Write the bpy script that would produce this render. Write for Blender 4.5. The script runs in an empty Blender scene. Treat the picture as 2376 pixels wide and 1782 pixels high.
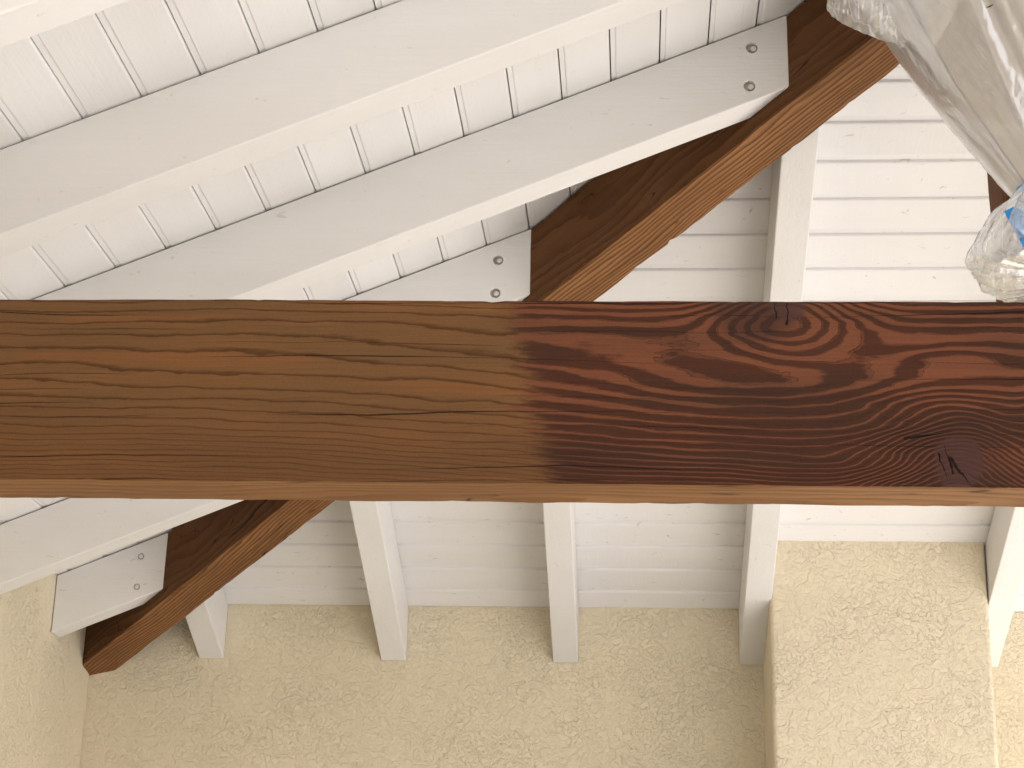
import bpy, bmesh, math, random
from mathutils import Vector, Matrix, noise as mnoise

random.seed(7)
scene = bpy.context.scene
coll = scene.collection
R = math.radians

# ------------------------------------------------------------------ measured layout (metres)
Z0 = 2.85            # height where the plank ceiling meets the walls
T = 0.4118           # roof slope, rise per metre
DP = 0.1981          # plumb depth of the white rafters
WR = 0.0889          # width of the white rafters
HH = 0.0683          # half width of the hip beam
HD = 0.2618          # plumb drop of the hip underside below the ceiling line
APEX = 2.75
WID = 5.5            # width of the porch
FRONT = 7.5          # depth of the porch
S2 = math.sqrt(.5)
YAW, PITCH, ROLL, FOC = -0.0766, 0.3306, 0.0251, 4018.6
CAM = Vector((1.953, -6.0743, Z0 - 1.2511))

# ------------------------------------------------------------------ camera
cam_d = bpy.data.cameras.new('camera')
cam_d.sensor_fit = 'HORIZONTAL'
cam_d.sensor_width = 36.0
cam_d.lens = 36.0 * FOC / 2376.0
cam_d.clip_start = 0.05
cam_d.clip_end = 1000
cam = bpy.data.objects.new('camera', cam_d)
coll.objects.link(cam)
fwd = Vector((math.sin(YAW)*math.cos(PITCH), math.cos(YAW)*math.cos(PITCH), math.sin(PITCH)))
rgt = Vector((math.cos(YAW), -math.sin(YAW), 0))
upv = rgt.cross(fwd)
r2 = rgt*math.cos(ROLL) + upv*math.sin(ROLL)
u2 = upv*math.cos(ROLL) - rgt*math.sin(ROLL)
m = Matrix((r2, u2, -fwd)).transposed().to_4x4()
m.translation = CAM
cam.matrix_world = m
scene.camera = cam

# ------------------------------------------------------------------ sky, sun, exposure
SUN_EL, SUN_AZ = 43.0, 108.0      # azimuth clockwise from +Y (the back wall faces -Y)
world = bpy.data.worlds.new('World')
scene.world = world
world.use_nodes = True
wn = world.node_tree
bg = wn.nodes['Background']
sky = wn.nodes.new('ShaderNodeTexSky')
sky.sky_type = 'NISHITA'
sky.sun_disc = False
sky.sun_elevation = R(SUN_EL)
sky.sun_rotation = R(SUN_AZ)
wn.links.new(sky.outputs[0], bg.inputs[0])
bg.inputs[1].default_value = 0.08
sun_d = bpy.data.lights.new('sun', 'SUN')
sun_d.energy = 4.5
sun_d.angle = R(0.53)
sun_d.color = (1.0, 0.965, 0.92)
sun = bpy.data.objects.new('sun', sun_d)
coll.objects.link(sun)
sdir = Vector((math.sin(R(SUN_AZ))*math.cos(R(SUN_EL)), math.cos(R(SUN_AZ))*math.cos(R(SUN_EL)), math.sin(R(SUN_EL))))
sun.rotation_euler = sdir.to_track_quat('Z', 'Y').to_euler()
sun.location = (12, -8, 12)
vs = scene.view_settings
vs.view_transform = 'Standard'
vs.look = 'None'
vs.gamma = 1
vs.exposure = 2.02
scene.cycles.max_bounces = 10
scene.cycles.diffuse_bounces = 4
scene.cycles.transparent_max_bounces = 16

# ------------------------------------------------------------------ node expression helper
class V:
    """a float socket in a node tree, with arithmetic"""
    tree = None
    def __init__(self, s): self.s = s
    @staticmethod
    def m(op, *a):
        n = V.tree.nodes.new('ShaderNodeMath'); n.operation = op
        for i, x in enumerate(a):
            if isinstance(x, V): V.tree.links.new(x.s, n.inputs[i])
            else: n.inputs[i].default_value = x
        return V(n.outputs[0])
    def __add__(s, o): return V.m('ADD', s, o)
    __radd__ = __add__
    def __sub__(s, o): return V.m('SUBTRACT', s, o)
    def __rsub__(s, o): return V.m('SUBTRACT', o, s)
    def __mul__(s, o): return V.m('MULTIPLY', s, o)
    __rmul__ = __mul__
    def __truediv__(s, o): return V.m('DIVIDE', s, o)
    def __neg__(s): return V.m('MULTIPLY', s, -1.0)
def frac(a): return V.m('FRACT', a)
def absv(a): return V.m('ABSOLUTE', a)
def sqrtv(a): return V.m('SQRT', a)
def vmax(a, b): return V.m('MAXIMUM', a, b)
def vmin(a, b): return V.m('MINIMUM', a, b)
def expv(a): return V.m('POWER', 2.718281828, a)
def sstep(e0, e1, x):
    n = V.tree.nodes.new('ShaderNodeMapRange'); n.interpolation_type = 'SMOOTHSTEP'
    for k, v in (('Value', x), ('From Min', e0), ('From Max', e1)):
        if isinstance(v, V): V.tree.links.new(v.s, n.inputs[k])
        else: n.inputs[k].default_value = v
    return V(n.outputs[0])
def combine(x, y, z):
    n = V.tree.nodes.new('ShaderNodeCombineXYZ')
    for i, v in enumerate((x, y, z)):
        if isinstance(v, V): V.tree.links.new(v.s, n.inputs[i])
        else: n.inputs[i].default_value = v
    return n.outputs[0]
def noise(x, y, z=0.0, scale=1.0, detail=2.0, rough=0.5, dist=0.0):
    n = V.tree.nodes.new('ShaderNodeTexNoise')
    n.inputs['Scale'].default_value = scale; n.inputs['Detail'].default_value = detail
    n.inputs['Roughness'].default_value = rough; n.inputs['Distortion'].default_value = dist
    V.tree.links.new(combine(x, y, z), n.inputs['Vector'])
    return V(n.outputs['Fac'])
def objxyz():
    tc = V.tree.nodes.new('ShaderNodeTexCoord')
    sp = V.tree.nodes.new('ShaderNodeSeparateXYZ')
    V.tree.links.new(tc.outputs['Object'], sp.inputs[0])
    return [V(sp.outputs[i]) for i in range(3)]
def rand():
    n = V.tree.nodes.new('ShaderNodeObjectInfo'); return V(n.outputs['Random'])
def col(c):
    n = V.tree.nodes.new('ShaderNodeRGB'); n.outputs[0].default_value = (*c, 1); return n.outputs[0]
def mix(f, a, b):
    n = V.tree.nodes.new('ShaderNodeMix'); n.data_type = 'RGBA'; n.clamp_factor = True
    if isinstance(f, V): V.tree.links.new(f.s, n.inputs[0])
    else: n.inputs[0].default_value = f
    for i, c in ((6, a), (7, b)):
        if isinstance(c, tuple): n.inputs[i].default_value = (*c, 1)
        else: V.tree.links.new(c, n.inputs[i])
    return n.outputs[2]
def scalec(c, v):
    n = V.tree.nodes.new('ShaderNodeVectorMath'); n.operation = 'SCALE'
    V.tree.links.new(c, n.inputs[0]); V.tree.links.new(v.s, n.inputs['Scale'])
    return n.outputs[0]
def new_mat(name):
    mt = bpy.data.materials.new(name); mt.use_nodes = True
    V.tree = mt.node_tree
    return mt, mt.node_tree.nodes['Principled BSDF']
def put(bsdf, **kw):
    for k, v in kw.items():
        k = k.replace('_', ' ')
        if isinstance(v, V): V.tree.links.new(v.s, bsdf.inputs[k])
        elif hasattr(v, 'is_linked'): V.tree.links.new(v, bsdf.inputs[k])
        elif isinstance(v, tuple): bsdf.inputs[k].default_value = (*v, 1)
        else: bsdf.inputs[k].default_value = v
def bump(bsdf, h, dist, strength=1.0):
    n = V.tree.nodes.new('ShaderNodeBump')
    n.inputs['Strength'].default_value = strength; n.inputs['Distance'].default_value = dist
    V.tree.links.new(h.s, n.inputs['Height'])
    V.tree.links.new(n.outputs[0], bsdf.inputs['Normal'])

# ------------------------------------------------------------------ materials
def white_paint(name, along, base, rough_sawn, marks):
    """painted timber: 'along' is the grain axis (0 x, 1 y)"""
    mt, b = new_mat(name)
    p = objxyz(); rd = rand()
    a, c = (p[0], p[1]) if along == 0 else (p[1], p[0])
    z = p[2] + rd*7.0
    a = a + rd*13.0
    grain = noise(a*3.0, c*150.0, z*150.0, 1, 2, .6)
    stain = noise(a*1.3, c*5.0, z*5.0, 1, 3, .6)
    sp = noise(a*26.0, c*48.0, z*48.0, 1, 2, .65, .6)
    saw = noise(a*90.0, c*14.0, z*14.0, 1, 1, .6) if rough_sawn > .5 else None
    speck = sstep(.67, .76, sp)*marks
    tone = mix(sstep(.3, .7, stain), base, tuple(x*k for x, k in zip(base, (.955, .95, .94))))
    tone = mix(speck, tone, (.42, .38, .32))
    tone = scalec(tone, .965 + .07*rd)
    put(b, Base_Color=tone, Roughness=.55 + .1*stain)
    hh = grain*.4 + sp*.5
    if saw: hh = hh + saw*.5*rough_sawn
    bump(b, hh, .0017, .8)
    return mt
PAINT = (.81, .79, .775)
M_RAFT = white_paint('rafter_paint', 0, (.79, .772, .752), .25, .34)
M_RAFT_Y = white_paint('rafter_paint_b', 1, (.79, .772, .752), .25, .26)
M_BOARD_L = white_paint('board_paint_left', 1, PAINT, .35, .10)
M_BOARD_B = white_paint('board_paint_back', 0, PAINT, .9, .55)

def ring_wood(name, early, late, dens, pith, lat=.55, contrast=1.0, relief=.0016, rough=.62):
    """timber cut from rings about a pith line parallel to local X"""
    mt, b = new_mat(name)
    x, y, z = objxyz(); rd = rand(); x = x + rd*9.0
    y0 = noise(x*.9, 3.3, 1.1, 1, 2)*.09 - .045 + pith[0]
    z0 = noise(x*.9, 7.7, 5.1, 1, 2)*.09 - .045 + pith[1]
    dy = y - y0; dz = z - z0
    r = sqrtv(dy*dy + dz*dz)
    w1 = noise(x*2.2, y*11.0, z*11.0, 1, 3)
    w2 = noise(x*9.0, y*45.0, z*45.0, 1, 2)
    f = r*dens + w1*3.4 + w2*.55
    ph = frac(f)
    prof = sstep(lat - .35, .93, ph)*(1.0 - sstep(.95, 1.0, ph))
    fib = noise(x*7.0, y*420.0, z*420.0, 1, 2, .6)
    blot = noise(x*2.5, y*8.0, z*8.0, 1, 3)
    e2 = tuple(c*k for c, k in zip(early, (.74, .72, .70)))
    c1 = mix(sstep(.3, .7, blot), early, e2)
    c2 = mix(prof*contrast, c1, late)
    crack = sstep(.012, .0, absv(noise(x*1.6, f*.55, 2.0, 1, 1) - .5))*sstep(.5, .6, noise(x*2.0, y*20.0, z*20.0, 1, 2))
    c3 = mix(crack*.85, c2, (.012, .007, .004))
    put(b, Base_Color=scalec(c3, .8 + .4*fib), Roughness=rough, Specular_IOR_Level=.15)
    bump(b, prof*.8 + fib*.25 - crack*1.4, relief, .9)
    return mt
M_HIP_BOT = ring_wood('hip_underside_wood', (.31, .147, .058), (.12, .050, .018), 95.0, (-.16, .02), .62, 1.0, .003)
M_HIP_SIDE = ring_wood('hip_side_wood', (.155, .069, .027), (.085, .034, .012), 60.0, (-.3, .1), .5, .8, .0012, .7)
M_POST = ring_wood('post_wood', (.22, .092, .042), (.10, .036, .016), 110.0, (.02, .12), .5, .9, .002)
M_TIE_BOT = ring_wood('tie_underside_wood', (.31, .155, .062), (.18, .08, .029), 95.0, (.05, -.25), .5, .85, .0012)

def tie_face():
    """front face of the tie beam: two stain samples over the same grain, knots at the right"""
    mt, b = new_mat('tie_face_wood')
    x, y, z = objxyz()
    c = z*-1.0 + .146                      # 0 at the top edge, .292 at the bottom
    c0 = c; xo = x
    wa = noise(x*5.0, c*22.0, 7.3, 1, 2); wb = noise(x*5.0, c*22.0, 3.9, 1, 2)
    x = x + (wa - .5)*.055; c = c + (wb - .5)*.014
    k0 = c - .10; kt = vmin(k0, 0.0)
    lf = noise(x*1.15, c*6.5, .3, 1, 2)
    mf = noise(x*3.2, c*16.0, 4.1, 1, 2)
    hf = noise(x*22.0, c*95.0, 8.2, 1, 2, .6)
    s0 = sstep(-.55, .35, x - STAIN_X)
    f = c*(38.0 - 18.0*s0) + k0*k0*k0*1250.0 + kt*kt*kt*1700.0*s0 + (lf - .5)*(1.5 + 2.9*s0) + mf*(.9 + .5*s0) + hf*.38
    def knot(kx, kc, rx, rc):
        a = (x - kx)/rx; d = (c - kc)/rc
        return a*a + d*d
    K1x, K1c, K2x, K2c = TIE_K
    k1 = knot(K1x, K1c, .10, .075); k2 = knot(K2x, K2c, .105, .082)
    k3 = knot(K2x + .145, K2c - .06, .05, .05)
    k4 = knot(K1x - .045, K1c + .115, .15, .040); k5 = knot(K1x + .24, K1c + .085, .10, .022)
    f = f + expv(-k1)*6.2 - expv(-k4)*1.7 + expv(-k5)*1.1 + expv(-k2)*10.5 + expv(-k3)*2.6
    ph = frac(f)
    # saw-tooth ring: slow darkening, crisp step back
    prof = sstep(.30, .78, ph)*(1.0 - sstep(.93, .99, ph))
    ridge = sstep(.88, .95, ph)*(1.0 - sstep(.985, 1.0, ph))
    fib = noise(x*9.0, c*460.0, 1.0, 1, 2, .6)
    fib2 = noise(x*2.2, c*150.0, 6.0, 1, 3, .6)
    spk = noise(x*240.0, c*240.0, 2.0, 1, 1)
    blot = noise(x*2.0, c*13.0, 11.0, 1, 3, .55)
    red = sstep(.58, .66, noise(x*1.6, c*21.0 + f*.10, 3.7, 1, 2, .55))
    # left sample: even olive brown, low contrast, thin dark ring lines
    lc = mix(sstep(.35, .65, blot), (.200, .093, .034), (.165, .083, .033))
    lc = mix(red*.5, lc, (.25, .10, .034))
    line = sstep(.72, .95, ph)*(1.0 - sstep(.96, 1.0, ph))
    lc = mix(line*.85, lc, (.080, .031, .010))
    lowr = sstep(.15, .24, c)
    lc = mix(lowr*.30, lc, (.150, .058, .022))
    # right sample: dark red brown with bold contrast
    dk = mix(sstep(.35, .65, blot), (.078, .0255, .0125), (.060, .0245, .0135))
    lt = mix(sstep(.4, .7, blot), (.190, .066, .031), (.140, .053, .028))
    th = sstep(.36, .62, noise(x*2.6, c*9.0, 14.4, 1, 2))*.34 + .08 + .12*sstep(.10, .02, c) + .16*expv(-k2)
    rc = mix(sstep(-.05, .09, ph - th + (fib2 - .5)*.12)*(1.0 - ridge*.75), lt, dk)
    core = sstep(1.0, .45, knot(K1x, K1c, .036, .032)) 
    core2 = sstep(1.0, .75, knot(K2x, K2c, .042, .044))
    near = sstep(2.6, .5, knot(K2x, K2c, .06, .055))*.35 + sstep(2.6, .5, knot(K1x - .05, K1c + .01, .05, .04))*.65
    rc = mix(near, rc, (.042, .022, .017))
    rc = mix(vmax(core, core2)*.85, rc, (.088, .040, .032))
    # ragged join of the two samples, running into the soft rings
    jn = x - STAIN_X + (noise(x*2.0, c*85.0, 5.5, 1, 3, .6) - .5)*.075 + (noise(x*90.0, c*220.0, 3.1, 1, 2) - .5)*.03 + (.146 - c)*.2 - (ph - .5)*.03
    side = sstep(-.022, .026, jn)
    cc = mix(side, lc, rc)
    x = xo; c = c0
    # drying checks that follow the rings
    q = c*44.0 + noise(x*.8, c*5.0, 6.6, 1, 2)*4.0 + mf*.5 + hf*.12
    qi = V.m('FLOOR', q); qf = q - qi
    qm = noise(x*2.1, qi*7.31, 2.2, 1, 1)
    qw = sstep(.47, .72, qm)
    chk = sstep(0.0, .6, 1.0 - absv(qf - .5)/(.004 + qw*.045))*sstep(.48, .52, qm)*(1.0 - vmax(core, core2))
    def seg(ax, ac, bx, bc, w):
        ux, uc = bx - ax, bc - ac; l2 = ux*ux + uc*uc
        px = x - ax; pc = c - ac
        t = vmin(vmax((px*ux + pc*uc)/l2, 0.0), 1.0)
        ex = px - t*ux; ec = pc - t*uc
        wv = w*(1.15 - t)
        return sstep(1.2, .5, sqrtv(ex*ex + ec*ec)/wv)
    jw = noise(x*70.0, c*70.0, 17.0, 1, 2)
    x = x + (jw - .5)*.010; c = c + (wa - .5)*.01
    kchk = None
    for sg in CRACKS:
        q2 = seg(*sg)
        kchk = q2 if kchk is None else vmax(kchk, q2)
    crack = vmax(chk, kchk)
    cc = mix(crack*.92, cc, (.010, .005, .003))
    shade = (.56 + .34*fib)*(.88 + .24*fib2)*(.9 + .2*spk)
    put(b, Base_Color=scalec(cc, shade), Roughness=.6 + .15*fib, Specular_IOR_Level=.12)
    bump(b, prof*.7*(.35 + .65*side) + ridge*.5*side + fib*.18 - crack*1.6, .0022, .9)
    return mt

def stucco():
    mt, b = new_mat('stucco')
    x, y, z = objxyz()
    n1 = noise(x*15.0, y*15.0, z*18.0, 1, 2, .5, 1.3)
    n2 = noise(x*70.0, y*70.0, z*80.0, 1, 3, .6, .9)
    patch = sstep(.42, .60, noise(x*4.0, y*4.0, z*4.0 + 3.0, 1, 1))
    p1 = sstep(.50, .535, n1)
    p2 = sstep(.505, .545, n2)
    ht = p1*.45 + p2*.75*(.45 + .55*patch)
    mott = noise(x*2.3, y*2.3, z*2.3, 1, 3, .6)
    cc = mix(sstep(.3, .7, mott), (.80, .70, .515), (.775, .68, .505))
    put(b, Base_Color=cc, Roughness=.85, Specular_IOR_Level=.2)
    bump(b, ht, .0031, 1.0)
    return mt
M_STUCCO = stucco()

def film(name, base, clear, cr, facet):
    mt, b = new_mat(name)
    tr = V.tree
    x, y, z = objxyz()
    out = tr.nodes['Material Output']
    w = noise(x*11.0, y*11.0, z*5.0, 1, 3, .55, .3)
    fine = noise(x*60.0, y*60.0, z*40.0, 1, 3, .6, 1.0)
    crease = sstep(.02, .0, absv(w - .5))
    put(b, Base_Color=base, Roughness=.28, Specular_IOR_Level=.6)
    vo = tr.nodes.new('ShaderNodeTexVoronoi'); vo.inputs['Scale'].default_value = facet
    tr.links.new(combine(x + (w - .5)*.06, y + (fine - .5)*.02, z*.4), vo.inputs['Vector'])
    vd = V(vo.outputs['Distance'])
    bump(b, w*1.0 + fine*.12 + vd*.9, .008, .75)
    tl = tr.nodes.new('ShaderNodeBsdfTranslucent'); tl.inputs[0].default_value = (*base, 1)
    tp = tr.nodes.new('ShaderNodeBsdfTransparent'); tp.inputs[0].default_value = (.97, .97, .965, 1)
    gl = tr.nodes.new('ShaderNodeBsdfGlossy'); gl.inputs['Roughness'].default_value = .10
    gl.inputs[0].default_value = (.95, .95, .95, 1)
    nrm = b.inputs['Normal'].links[0].from_socket
    tr.links.new(nrm, gl.inputs['Normal'])
    lw = tr.nodes.new('ShaderNodeLayerWeight'); lw.inputs[0].default_value = .35
    tr.links.new(nrm, lw.inputs['Normal'])
    m1 = tr.nodes.new('ShaderNodeMixShader'); m1.inputs[0].default_value = .38
    tr.links.new(b.outputs[0], m1.inputs[1]); tr.links.new(tl.outputs[0], m1.inputs[2])
    m2 = tr.nodes.new('ShaderNodeMixShader')
    op = (1.0 - clear) + crease*cr*.6 + (w - .5)*.35
    tr.links.new(vmin(vmax(op, .1), .97).s, m2.inputs[0])
    tr.links.new(tp.outputs[0], m2.inputs[1]); tr.links.new(m1.outputs[0], m2.inputs[2])
    m3 = tr.nodes.new('ShaderNodeMixShader')
    tr.links.new((V(lw.outputs['Facing'])*.5 + .14).s, m3.inputs[0])
    tr.links.new(m2.outputs[0], m3.inputs[1]); tr.links.new(gl.outputs[0], m3.inputs[2])
    tr.links.new(m3.outputs[0], out.inputs['Surface'])
    return mt
M_FILM = film('dusty_film', (.88, .88, .88), .40, .0, 5.0)
M_FILM_CLEAR = film('clear_film', (.86, .86, .85), .62, .35, 10.0)

def plain(name, c, rough=.5, metal=0.0, sc=12.0, amp=.16):
    mt, b = new_mat(name)
    x, y, z = objxyz()
    n = noise(x, y, z, sc, 4, .6)
    put(b, Base_Color=scalec(col(c), (1.0 - amp) + n*(2*amp)), Roughness=rough, Metallic=metal)
    bump(b, n, .0015, .4)
    return mt
M_TAPE = plain('blue_tape', (.02, .30, .75), .5, 0, 30)
M_BRONZE = plain('bronze', (.16, .075, .045), .45, .3)
M_GROUND = plain('paving', (.55, .53, .505), .85, 0, 3.0, .2)
M_DECK = plain('roof_deck', (.12, .10, .085), .9, 0, 6.0)
M_BOLT = plain('painted_bolt', (.74, .72, .68), .4, 0, 80)
M_HOLE = plain('hole_wood_shaded', (.60, .56, .50), .7, 0, 80)  # bare hole walls, coloured darker than the paint to deepen the recess shade

# ------------------------------------------------------------------ mesh helpers
def link(name, me, parent=None, mats=()):
    o = bpy.data.objects.new(name, me)
    coll.objects.link(o)
    for mm in mats: me.materials.append(mm)
    if parent: o.parent = parent
    return o
def mesh(name, verts, faces):
    me = bpy.data.meshes.new(name); me.from_pydata([tuple(v) for v in verts], [], faces); me.update()
    return me
def tag(o, label, cat, group=None):
    o['label'] = label; o['category'] = cat
    if group: o['group'] = group
    return o
def empty(name, loc, label, cat, group=None):
    o = bpy.data.objects.new(name, None); coll.objects.link(o)
    o.location = loc; o.empty_display_size = .1
    return tag(o, label, cat, group)
def fix_normals(me):
    bm = bmesh.new(); bm.from_mesh(me)
    bmesh.ops.recalc_face_normals(bm, faces=bm.faces)
    bm.to_mesh(me); bm.free()
def rel(verts, o): return [Vector(v) - Vector(o) for v in verts]

HEX = [(0, 1, 3, 2), (4, 6, 7, 5), (0, 4, 5, 1), (2, 3, 7, 6), (0, 2, 6, 4), (1, 5, 7, 3)]

def timber(name, L, w, h, wob=.0015, seg=.02, rad=.004, seed=0.0, mats=(), matrix=None, chip=.0):
    """sawn timber along local X, sides on slots: 0 = -Y/+Y sides, 1 = bottom, 0 = top; uneven arrises"""
    n = max(2, int(L/seg))
    prof = []
    hw, hh = w/2, h/2
    def add(x0, y0, x1, y1, k, slot):
        for i in range(k): prof.append((x0 + (x1 - x0)*i/k, y0 + (y1 - y0)*i/k, slot))
    add(-hw + rad, -hh, hw - rad, -hh, 4, 1)
    prof.append((hw - rad, -hh, 1)); prof.append((hw - rad*.3, -hh + rad*.3, 0))
    add(hw, -hh + rad, hw, hh - rad, 4, 0)
    prof.append((hw, hh - rad, 0)); prof.append((hw - rad*.3, hh - rad*.3, 0))
    add(hw - rad, hh, -hw + rad, hh, 3, 0)
    prof.append((-hw + rad, hh, 0)); prof.append((-hw + rad*.3, hh - rad*.3, 0))
    add(-hw, hh - rad, -hw, -hh + rad, 4, 0)
    prof.append((-hw, -hh + rad, 0)); prof.append((-hw + rad*.3, -hh + rad*.3, 1))
    k = len(prof)
    vs_, fs, sl = [], [], []
    for i in range(n + 1):
        x = L*i/n
        for (py, pz, s) in prof:
            ey, ez = py/hw, pz/hh
            edge = (abs(ey)**6)*(abs(ez)**6)
            q = Vector((x*9 + seed, py*14, pz*14))
            d = mnoise.noise(q)*wob + mnoise.noise(q*3.1)*wob*.5
            c = 0.0
            if chip:
                c = max(0.0, mnoise.noise(Vector((x*30 + seed*3, ey*5, ez*5))) - .2)*chip*edge
            vs_.append((x, py*(1 - c/hw) + d*ey, pz*(1 - c/hh) + d*ez))
    for i in range(n):
        for j in range(k):
            a, b_ = i*k + j, i*k + (j + 1) % k
            fs.append((a, a + k, b_ + k, b_)); sl.append(prof[j][2])
    fs.append(tuple(range(k))[::1]); sl.append(0)
    fs.append(tuple(range(n*k, n*k + k))[::-1]); sl.append(0)
    me = mesh(name, vs_, fs)
    for p, s in zip(me.polygons, sl): p.material_index = s
    fix_normals(me)
    o = link(name, me, None, mats)
    if matrix: o.matrix_world = matrix
    return o

def frame(origin, xaxis, zhint=Vector((0, 0, 1))):
    x = Vector(xaxis).normalized()
    y = zhint.cross(x).normalized()
    z = x.cross(y)
    mm = Matrix((x, y, z)).transposed().to_4x4(); mm.translation = origin
    return mm

# ------------------------------------------------------------------ ground
G = 150
me = mesh('ground', [(-G, -G, 0), (G, -G, 0), (G, G, 0), (-G, G, 0)], [(0, 1, 2, 3)])
g = link('ground', me, None, (M_GROUND,)); g['kind'] = 'structure'

# ------------------------------------------------------------------ stucco walls
def block(name, x0, x1, y0, y1, z0, z1, label, rnd=.012):
    c = Vector(((x0 + x1)/2, (y0 + y1)/2, z0))
    vv = [(x, y, z) for x in (x0, x1) for y in (y0, y1) for z in (z0, z1)]
    me = mesh(name, rel(vv, c), HEX); fix_normals(me)
    bm = bmesh.new(); bm.from_mesh(me)
    ed = [e for e in bm.edges if abs((e.verts[0].co - e.verts[1].co).z) > .5]
    bmesh.ops.bevel(bm, geom=ed, offset=rnd, segments=4, affect='EDGES', profile=.5)
    for f in bm.faces: f.smooth = False
    bm.to_mesh(me); bm.free()
    o = link(name, me, None, (M_STUCCO,)); o.location = c
    return tag(o, label, 'wall')
block('stucco_wall', -.2, WID + .3, .0, .2, 0, Z0 + .03, 'cream textured stucco wall behind the row of white rafter tails')
block('stucco_wall', -.2, 2.0, -FRONT - .2, -FRONT, 0, Z0 + 1.2, 'unseen cream stucco wall added at the porch front to cut the front light')  # added out of view; its length sets how much light enters from the front
block('stucco_wall', -.2, .0, -FRONT + .0005, -.0005, 0, Z0 + .03, 'cream stucco side wall where the short bolted rafter ends')
COLX0, COLX1, COLY = 2.3076 + WR - .007, 3.1012, -.3788
block('stucco_chimney', COLX0, COLX1, COLY, .01, 0, Z0 - COLY*T + .005, 'wide projecting cream stucco pier between two white rafters', .016)['category'] = 'pier'

# ------------------------------------------------------------------ roof deck above the planks
DK = .045
def roof_pt(x, y):
    return (x, y, Z0 + DK + T*min(x, -y, WID - x))
e = .45
rv = [(-e, e, 0), (WID + e, e, 0), (APEX, -APEX, 0), (-e, -FRONT, 0), (APEX, -FRONT, 0), (WID + e, -FRONT, 0)]
rv = [roof_pt(x, y) for x, y, _ in rv]
rv2 = [(a, b_, c + .05) for a, b_, c in rv]
rf = [(0, 1, 2), (0, 2, 4, 3), (1, 5, 4, 2)]
fs = rf + [tuple(i + 6 for i in reversed(f)) for f in rf] + [(0, 6, 7, 1), (1, 7, 11, 5), (5, 11, 10, 4), (4, 10, 9, 3), (3, 9, 6, 0)]
me = mesh('roof_deck', rv + rv2, fs); fix_normals(me)
o = link('roof_deck', me, None, (M_DECK,)); tag(o, 'dark sheathing of the hipped porch roof above the white planks', 'roof')

# ------------------------------------------------------------------ plank ceilings, one board at a time
def board_profile(b, strip_end):
    g, dp, sl = (.0225, .0085, .006) if strip_end else (.0135, .0022, .0030)
    p = [(.0, .020), (.0, .0035), (.001, .0012), (.0035, 0), (b - g - .004, 0), (b - g - .001, .0010), (b - g, .0028), (b - g, dp), (b - sl, dp), (b - sl, .020)]
    if not strip_end: p = [(b - u, d) for u, d in reversed(p)]
    return p
NRM = 1/math.sqrt(1 + T*T)
def board(parent, va, b, kind, strip_end, mat, lo=None):
    """va: plan distance from the eave wall, b: plan width"""
    vs_, prof = [], board_profile(b, strip_end)
    if lo is not None: prof = [(max(u, lo), d) for u, d in prof]
    jit = random.uniform(-.0006, .0006)
    for end in (0, 1):
        for u, d in prof:
            v = va + u
            dd = d + jit
            up = dd/NRM
            if kind == 'back':
                x = v if end == 0 else WID - v
                vs_.append((x, -v, Z0 + v*T + up))
            elif kind == 'left':
                y = -v if end == 0 else -FRONT
                vs_.append((v, y, Z0 + v*T + up))
            else:
                y = -v if end == 0 else -FRONT
                vs_.append((WID - v, y, Z0 + v*T + up))
    k = len(prof)
    fs = [(i, i + 1, k + i + 1, k + i) for i in range(k - 1)] + [(k - 1, 0, k, 2*k - 1)] + [tuple(range(k)), tuple(range(2*k - 1, k - 1, -1))]
    me = mesh('board', vs_, fs); fix_normals(me)
    o = link('board', me, parent, (mat,))
    return o
cb = empty('plank_ceiling', (0, 0, 0), 'white plank ceiling slope with horizontal boards above the cream stucco wall', 'ceiling')
cl = empty('plank_ceiling', (0, 0, 0), 'white plank ceiling slope of steep boards seen between the bolted rafters', 'ceiling')
cr_ = empty('plank_ceiling', (0, 0, 0), 'white plank ceiling slope beyond the wrapped lamp, facing the open side', 'ceiling')
B1, G0 = .1222, .1111
k = -1
while G0 + k*B1 < APEX - .01:
    va = G0 + k*B1
    board(cb, va, min(B1, APEX - va), 'back', True, M_BOARD_B, lo=(.003 - va) if va < 0 else None)
    k += 1
B2, Q0 = .1157, .8463 - 8*.1157
k = 0
while Q0 + k*B2 < APEX - .02:
    va = Q0 + k*B2
    lo = (.003 - va) if va < 0 else None
    board(cl, va, min(B2, APEX - va), 'left', False, M_BOARD_L, lo)
    board(cr_, va, min(B2, APEX - va), 'right', False, M_BOARD_L, lo)
    k += 1

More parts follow.
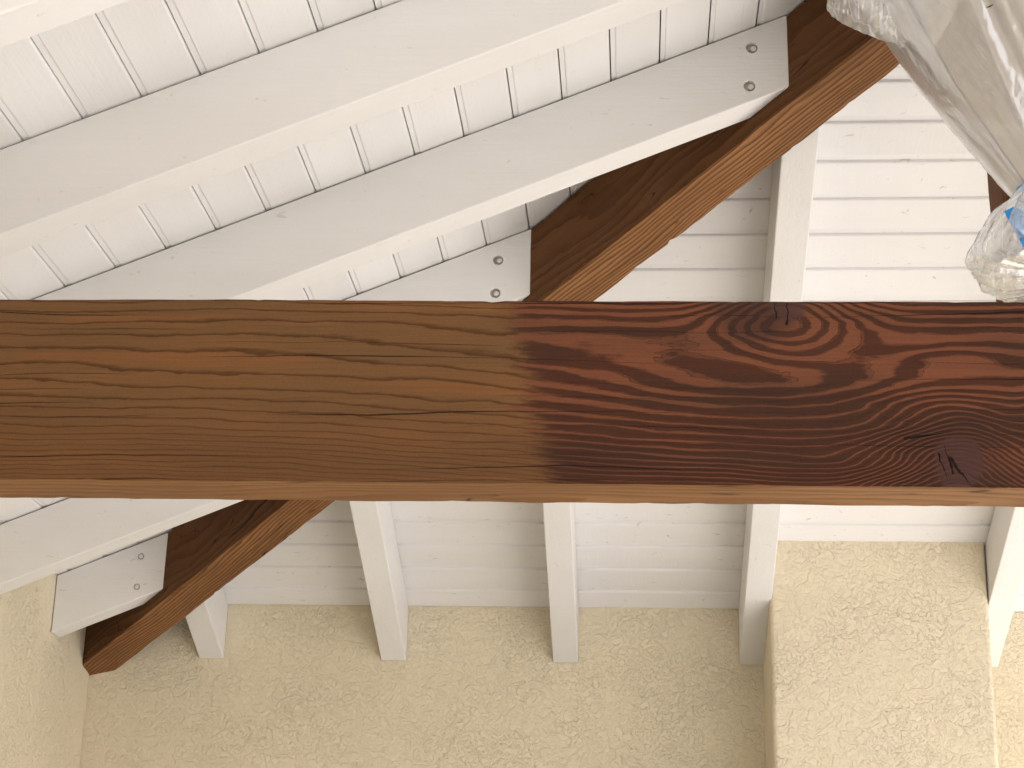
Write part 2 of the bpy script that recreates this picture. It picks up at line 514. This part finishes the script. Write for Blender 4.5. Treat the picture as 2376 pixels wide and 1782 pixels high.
# ------------------------------------------------------------------ white rafters
def cyl(r, d, n=20, hole=False):
    vs_ = []
    for y in (0, d):
        for i in range(n):
            a = 2*math.pi*i/n; vs_.append((r*math.cos(a), y, r*math.sin(a)))
    fs = [(i, (i + 1) % n, n + (i + 1) % n, n + i) for i in range(n)] + [tuple(range(n)), tuple(range(2*n - 1, n - 1, -1))]
    me = mesh('cut', vs_, fs); fix_normals(me)
    if hole:
        me.materials.append(M_RAFT); me.materials.append(M_HOLE)
        for p in me.polygons: p.material_index = 1
    return me
GAP = .0035
def finish(o, holes=()):
    """cut the bolt holes, ease the edges and bake the result"""
    cut = []
    for (x, y, z, r, d) in holes:
        c = bpy.data.objects.new('cutter', cyl(r, d + .02, 24, True)); coll.objects.link(c)
        c.location = (x, y - .02, z); cut.append(c)
        md = o.modifiers.new('b', 'BOOLEAN'); md.object = c; md.operation = 'DIFFERENCE'; md.solver = 'EXACT'
    md = o.modifiers.new('v', 'BEVEL'); md.width = .0038; md.segments = 3; md.limit_method = 'ANGLE'; md.angle_limit = R(35)
    bpy.context.view_layer.update()
    dg = bpy.context.evaluated_depsgraph_get()
    nm = bpy.data.meshes.new_from_object(o.evaluated_get(dg))
    o.modifiers.clear(); o.data = nm
    for c in cut: bpy.data.objects.remove(c)
def left_rafter(l, label, bolts=(), depth=.016, rad=.0128):
    yn, yf = -(l + WR), -l
    vs_ = []
    for y in (yn, yf):
        xe = min(-y - 2*HH*S2 + .002, APEX - .075)
        for x in (.0022, xe):
            for top in (0, 1): vs_.append((x, y, Z0 + x*T - (GAP if top else DP)))
    # order: y, x, top
    org = Vector((0, yn + WR/2, Z0 - DP))
    me = mesh('rafter', rel(vs_, org), [(0, 2, 3, 1), (4, 5, 7, 6), (0, 4, 6, 2), (1, 3, 7, 5), (0, 1, 5, 4), (2, 6, 7, 3)])
    fix_normals(me)
    o = link('rafter', me, None, (M_RAFT, M_HOLE)); o.location = org
    tag(o, label, 'rafter', 'white rafters of the side slope')
    if bolts or True:
        finish(o, [(x, yn, Z0 + z, rad, depth) for x, z in bolts])
    for x, z in bolts:
        b = link('bolt', BOLT, o); b.location = Vector((x + (.0035 if depth > .01 else 0), yn + (.004 if depth > .01 else .0008), Z0 + z)) - org
    return o
BOLT = cyl(.0072, .02, 16); BOLT.materials.append(M_BOLT)
bmx = bmesh.new(); bmx.from_mesh(BOLT)
bmesh.ops.bevel(bmx, geom=[e for e in bmx.edges if all(v.co.y < .001 for v in e.verts)], offset=.0012, segments=2, affect='EDGES')
bmx.to_mesh(BOLT); bmx.free()
left_rafter(.3769, 'short white rafter with two plugged bolts running into the stucco corner', [(.2833, .0652), (.279, -.0389)], .008, .0098)
left_rafter(1.0194, 'white rafter just above the short corner rafter, its bolted end behind the tie beam')
left_rafter(1.6717, 'white rafter whose two-bolt end shows just above the tie beam', [(1.5757, .5892), (1.5705, .493)])
left_rafter(2.3163, 'long white rafter with two recessed bolts meeting the hip beam beside the plastic', [(2.2243, .8594), (2.2166, .7572)])
left_rafter(2.9654, 'white rafter one bay out from the hip beam, no bolt heads showing')
left_rafter(3.6231, 'white rafter two bays out from the hip beam with bright underside')
def back_rafter(r, label, w=WR):
    vs_ = []
    for x in (r, r + w):
        ye = -((x if x < APEX else WID - x) - 2*HH*S2 + .002)
        for y in (-.0022, ye):
            for top in (0, 1): vs_.append((x, y, Z0 - y*T - (GAP if top else DP)))
    org = Vector((r + w/2, 0, Z0 - DP))
    me = mesh('rafter', rel(vs_, org), [(0, 2, 3, 1), (4, 5, 7, 6), (0, 4, 6, 2), (1, 3, 7, 5), (0, 1, 5, 4), (2, 6, 7, 3)])
    fix_normals(me)
    o = link('rafter', me, None, (M_RAFT_Y,)); o.location = org
    finish(o)
    return tag(o, label, 'rafter', 'white rafters of the back slope')
back_rafter(.3928, 'white rafter tail on stucco wall, mostly hidden behind the foot of the hip beam')
back_rafter(1.0473, 'white rafter on stucco wall, first clear of the foot of the hip beam')
back_rafter(1.6562, 'white rafter on stucco wall midway between hip beam foot and stucco pier')
back_rafter(2.3076, 'white rafter running down along the hip side of the stucco pier')
back_rafter(3.1041, 'white rafter on the far side of the stucco pier from the hip beam')
back_rafter(3.86, 'white rafter on stucco wall one bay beyond the stucco pier')

# ------------------------------------------------------------------ brown timbers
HT = T*S2                                     # slope along the hip
ch = 1/math.sqrt(1 + HT*HT)
topd = HH*S2*T + .004
hperp = (HD - topd)*ch
L = (APEX + .075)*math.sqrt(2)/ch
ax = Vector((S2, -S2, HT)).normalized()
mid = Vector((-.075, .075, Z0 - .075*T)) - Vector((0, 0, (HD + topd)/2))
timber('hip_beam', L - .09, 2*HH, hperp, .0016, .016, .006, 2.0, (M_HIP_SIDE, M_HIP_BOT), frame(mid, ax), .012)
tag(bpy.data.objects['hip_beam'], 'dark brown diagonal hip beam rising from the stucco corner under white ceiling', 'beam')
ax2 = Vector((-S2, -S2, HT)).normalized()
mid2 = Vector((WID + .075, .075, Z0 - .075*T)) - Vector((0, 0, (HD + topd)/2))
o = timber('hip_beam', L - .09, 2*HH, hperp, .0016, .03, .006, 5.0, (M_HIP_SIDE, M_HIP_BOT), frame(mid2, ax2), .012)
tag(o, 'brown hip beam beyond the king post, behind the wrapped lamp', 'beam')
# king post at the apex
o = timber('king_post', 1.29, .14, .14, .0015, .02, .006, 8.0, (M_POST, M_POST), frame(Vector((APEX + .012, -APEX - .0, Z0 - .16)), (0, 0, 1), Vector((0, -1, 0))), .01)
tag(o, 'brown upright king post behind the plastic wrapped lamp', 'post')
# ridge beam
o = timber('ridge_beam', FRONT - APEX, .14, .24, .0015, .05, .006, 11.0, (M_POST, M_POST), frame(Vector((APEX, -APEX - .07, Z0 + APEX*T - .15)), (0, -1, 0)), .01)
tag(o, 'brown ridge beam carrying the wrapped lamp', 'beam')
# tie beam
YB, ZT, HB, WB, BY = -3.6466, -.2694, .292, .1071, .0165
def tie_local(px, py):
    """where a view ray meets the tie beam's front face, in the beam's own coordinates (x along, drop from top)"""
    a, b_ = px - 1188, py - 891
    cr, sr = math.cos(ROLL), math.sin(ROLL)
    uu, vv = a*cr + b_*sr, -a*sr + b_*cr
    d = fwd*FOC + rgt*uu - upv*vv
    n = Vector((-math.sin(BY), math.cos(BY), 0)); p0 = Vector((0, YB, 0))
    tt = (p0 - CAM).dot(n)/d.dot(n)
    p = CAM + d*tt
    return (p.x/math.cos(BY) + .05, Z0 + ZT - p.z)
k1, k2, st = tie_local(1830, 708), tie_local(2222, 1072), tie_local(1222, 900)
CRACKS = []
for (u0, v0, u1, v1, w_) in ((2212, 1096, 2190, 1030, .0018), (2205, 1062, 2254, 1128, .0026), (2178, 1052, 2200, 1115, .0013), (1827, 752, 1828, 690, .0018), (1801, 738, 1797, 695, .001), (2100, 1016, 2210, 1000, .0020)):
    a_, b_ = tie_local(u0, v0), tie_local(u1, v1)
    CRACKS.append((a_[0], a_[1], b_[0], b_[1], w_))
TIE_K = (k1[0], k1[1], k2[0], k2[1]); STAIN_X = st[0]
M_TIE = tie_face()
xdir = Vector((math.cos(BY), math.sin(BY), 0))
ydir = Vector((-math.sin(BY), math.cos(BY), 0))
org = Vector((0, YB, Z0 + ZT - HB/2)) + ydir*(WB/2) - xdir*.05
o = timber('tie_beam', WID + .12, WB, HB, .0012, .01, .004, 21.0, (M_TIE, M_TIE_BOT), frame(org, xdir), .0035)
tag(o, 'wide rough brown tie beam, stained pale brown on one half and dark red on the other', 'beam')
# open side: eave beam on posts
o = timber('eave_beam', FRONT + .1, .14, .26, .001, .1, .006, 31.0, (M_POST, M_POST), frame(Vector((WID + .0, .1, Z0 - .14)), (0, -1, 0)))
tag(o, 'brown eave beam along the open side of the porch', 'beam')
for i, y in enumerate((-3.65, -7.3)):
    o = timber('porch_post', Z0 - .268, .14, .14, .001, .1, .006, 41.0 + i, (M_POST, M_POST), frame(Vector((WID + .0, y, 0)), (0, 0, 1), Vector((0, -1, 0))))
    tag(o, ('brown post under the eave beam at the end of the tie beam', 'brown corner post at the front end of the eave beam')[i], 'post')

# ------------------------------------------------------------------ lamp hung from the ridge, wrapped in plastic film
AX, AY = APEX, -3.2
def px_at(px, py, y):
    a, b_ = px - 1188, py - 891
    cr, sr = math.cos(ROLL), math.sin(ROLL)
    uu, vv = a*cr + b_*sr, -a*sr + b_*cr
    d = fwd*FOC + rgt*uu - upv*vv
    return CAM + d*((y - CAM.y)/d.y)
def revolve(rows, n, fn, close=True):
    vs_, fs = [], []
    for j, (r, z) in enumerate(rows):
        for i in range(n):
            vs_.append(fn(r, z, 2*math.pi*i/n))
    for j in range(len(rows) - 1):
        for i in range(n):
            a, b_ = j*n + i, j*n + (i + 1) % n
            fs.append((a, b_, b_ + n, a + n))
    return vs_, fs
lamp = empty('pendant_lamp', (AX, AY, Z0 + .1), 'brown pendant lamp hanging inside the plastic wrapping', 'lamp')
def turned(name, rows, n=28):
    vs_, fs = revolve(rows, n, lambda r, z, a: (r*math.cos(a), r*math.sin(a), z))
    me = mesh(name, vs_, fs); fix_normals(me)
    for p in me.polygons: p.use_smooth = True
    return link(name, me, lamp, (M_BRONZE,))
turned('rod', [(.0, .30), (.012, .30), (.012, .775), (.0, .775)], 12)
turned('shade', [(.0, .52), (.03, .52), (.05, .48), (.20, .38), (.265, .27), (.26, .27), (.19, .37), (.04, .47), (.0, .47)])
turned('canopy', [(.0, .775), (.06, .77), (.06, .75), (.02, .72), (.0, .72)])
turned('finial', [(.0, .31), (.03, .28), (.04, .25), (.02, .21), (.0, .19)], 16)

sil = [(1990, -75), (2039, 0), (2117, 125), (2200, 240), (2290, 350), (2368, 448)]
rows = []
for p in sil:
    q = px_at(p[0], p[1], AY); rows.append((AX - q.x, q.z - Z0))
rows = [(.16, .80), (.30, .72), (rows[0][0] + .02, rows[0][1] + .06)] + rows
dense = []
for (ra, za), (rb, zb) in zip(rows[:-1], rows[1:]):
    kk = max(2, int(abs(za - zb)/.012))
    for i in range(kk): dense.append((ra + (rb - ra)*i/kk, za + (zb - za)*i/kk))
dense.append(rows[-1])
neck_r, neck_z = rows[-1]
dense_skirt = list(dense)
def crumple(p, amp, s, seed):
    q = Vector(p)*s + Vector((seed, 0, 0))
    a = mnoise.noise(q); b_ = mnoise.noise(q*2.3 + Vector((5, 1, 2)))
    return (abs(a) - .25)*amp*1.6 + (abs(b_) - .25)*amp*.7
bag = empty('plastic_wrapping', (AX, AY, Z0 + neck_z), 'dusty clear plastic sheet wrapped around the hanging lamp and taped at its neck', 'plastic')
def skirt(r, z, a):
    pull = max(0.0, 1 - (z - neck_z)/.5)
    tw = a + (z - neck_z)*.5
    n1 = 1 - 2*abs(mnoise.noise(Vector((math.cos(tw)*2.6 + 2, math.sin(tw)*2.6, z*.9))))
    n2 = 1 - 2*abs(mnoise.noise(Vector((math.cos(tw)*6.5, math.sin(tw)*6.5 + 5, z*1.8))))
    fold = (n1 - .6)*.034*(.5 + .5*pull) + (n2 - .6)*.013
    d = crumple((r*math.cos(a), r*math.sin(a), z*.45), .010*(.5 + .6*pull), 7.0, 3)
    # keep the taut straight side of the sheet calm
    calm = .22 if math.cos(a - math.pi) > .75 else 1.0
    rr = r + (fold + d)*calm*min(1, r/.18)
    return (rr*math.cos(a), rr*math.sin(a), z - neck_z)
vs_, fs = revolve(dense, 200, skirt)
me = mesh('sheet', vs_, fs)
for p in me.polygons: p.use_smooth = True
link('sheet', me, bag, (M_FILM,))
# gathered tail under the tape
tsil = [(2366, 455), (2352, 468), (2318, 500), (2286, 550), (2266, 590), (2261, 608), (2268, 626), (2300, 640), (2350, 646)]
trow = [(neck_r*.97, neck_z - .004)]
for p in tsil:
    q = px_at(p[0], p[1], AY); trow.append((AX - q.x, q.z - Z0))
trow += [(.05, trow[-1][1] - .004), (.004, trow[-1][1] + .012)]
dense = []
for (ra, za), (rb, zb) in zip(trow[:-1], trow[1:]):
    kk = max(2, int(math.hypot(ra - rb, za - zb)/.006))
    for i in range(kk): dense.append((ra + (rb - ra)*i/kk, za + (zb - za)*i/kk))
def tail(r, z, a):
    ca, sa = math.cos(a), math.sin(a)
    n1 = 1 - 2*abs(mnoise.noise(Vector((ca*3.1 + 4, sa*3.1, z*3.0))))
    n2 = 1 - 2*abs(mnoise.noise(Vector((ca*7.5 + 1, sa*7.5 + 6, z*5.0))))
    n3 = mnoise.noise(Vector((ca*2.0, sa*2.0 + 3, z*14.0)))
    rr = r*(1 + .13*(n1 - .6) + .06*(n2 - .6) + .05*n3)
    return (rr*ca, rr*sa, z - neck_z + n1*.008*min(1, r/.1))
vs_, fs = revolve(dense, 260, tail)
me = mesh('gathered_tail', vs_, fs)
for p in me.polygons: p.use_smooth = True
link('gathered_tail', me, bag, (M_FILM_CLEAR,))
# tape round the neck with one loose end running down the tail
tv, tf = revolve([(neck_r + .004, .014), (neck_r + .006, .0), (neck_r + .004, -.012)], 48, lambda r, z, a: (r*math.cos(a)*(1 + .02*math.sin(5*a)), r*math.sin(a)*(1 + .02*math.sin(5*a)), z))
me = mesh('tape', tv, tf); 
for p in me.polygons: p.use_smooth = True
tape = link('tape', me, bag, (M_TAPE,))
md = tape.modifiers.new('s', 'SOLIDIFY'); md.thickness = .0015
me = None
vs_, fs = [], []
hz = [rz for rz in dense_skirt if rz[1] < rows[2][1]]
na = 14
for r, z in hz:
    for i in range(na):
        a = R(150 + 46*i/(na - 1)); p = skirt(r, z, a)
        rr = math.hypot(p[0], p[1]) + .0035
        vs_.append((rr*math.cos(a), rr*math.sin(a), p[2]))
for j in range(len(hz) - 1):
    for i in range(na - 1):
        a = j*na + i; fs.append((a, a + 1, a + na + 1, a + na))
me = mesh('hem', vs_, fs)
for p in me.polygons: p.use_smooth = True
link('hem', me, bag, (M_FILM,))
# loose end of the tape
vs_, fs = [], []
pts = [(2345, 484), (2356, 505), (2368, 528), (2384, 556), (2402, 590), (2415, 622)]
for i, (u, v) in enumerate(pts):
    yy = AY - .085 - .016*i
    for sgn in (-1, 1):
        p = px_at(u + 15*sgn, v - 7*sgn + (3*math.sin(i*2.1)), yy + .006*sgn*math.sin(i*1.7))
        vs_.append(p - bag.location)
for i in range(len(pts) - 1): fs.append((2*i, 2*i + 1, 2*i + 3, 2*i + 2))
te = link('tape_end', mesh('tape_end', vs_, fs), tape, (M_TAPE,))
md = te.modifiers.new('s', 'SOLIDIFY'); md.thickness = .0012
# crumpled loose flap over the hip beam side
def flap():
    n, mrow = 70, 34
    vs_, fs = [], []
    top = [px_at(1915 + 150*i/(n - 1), -60, AY - .04) for i in range(n)]
    bot_px = [(1921, 2), (1936, 22), (1965, 40), (2000, 56), (2040, 72), (2085, 84)]
    def bp(t):
        s = t*(len(bot_px) - 1); i = min(int(s), len(bot_px) - 2); f = s - i
        return (bot_px[i][0]*(1 - f) + bot_px[i + 1][0]*f, bot_px[i][1]*(1 - f) + bot_px[i + 1][1]*f)
    for j in range(mrow):
        v = j/(mrow - 1)
        for i in range(n):
            t = i/(n - 1)
            b_ = bp(t)
            p = px_at(1921 + (2085 - 1921)*t, -70, AY - .02).lerp(px_at(b_[0], b_[1], AY - .02), v)
            q = Vector((t*7, v*3.5, 0))
            dy = (abs(mnoise.noise(q)) + .5*abs(mnoise.noise(q*2.4 + Vector((3, 3, 3)))))*.05*(1 - v**3*.85) + .035*math.sin(v*math.pi)
            vs_.append(Vector((p.x, p.y - dy + .03, p.z)) - bag.location)
    for j in range(mrow - 1):
        for i in range(n - 1):
            a = j*n + i; fs.append((a, a + 1, a + n + 1, a + n))
    me = mesh('loose_flap', vs_, fs)
    for p in me.polygons: p.use_smooth = True
    link('loose_flap', me, bag, (M_FILM_CLEAR,))
flap()
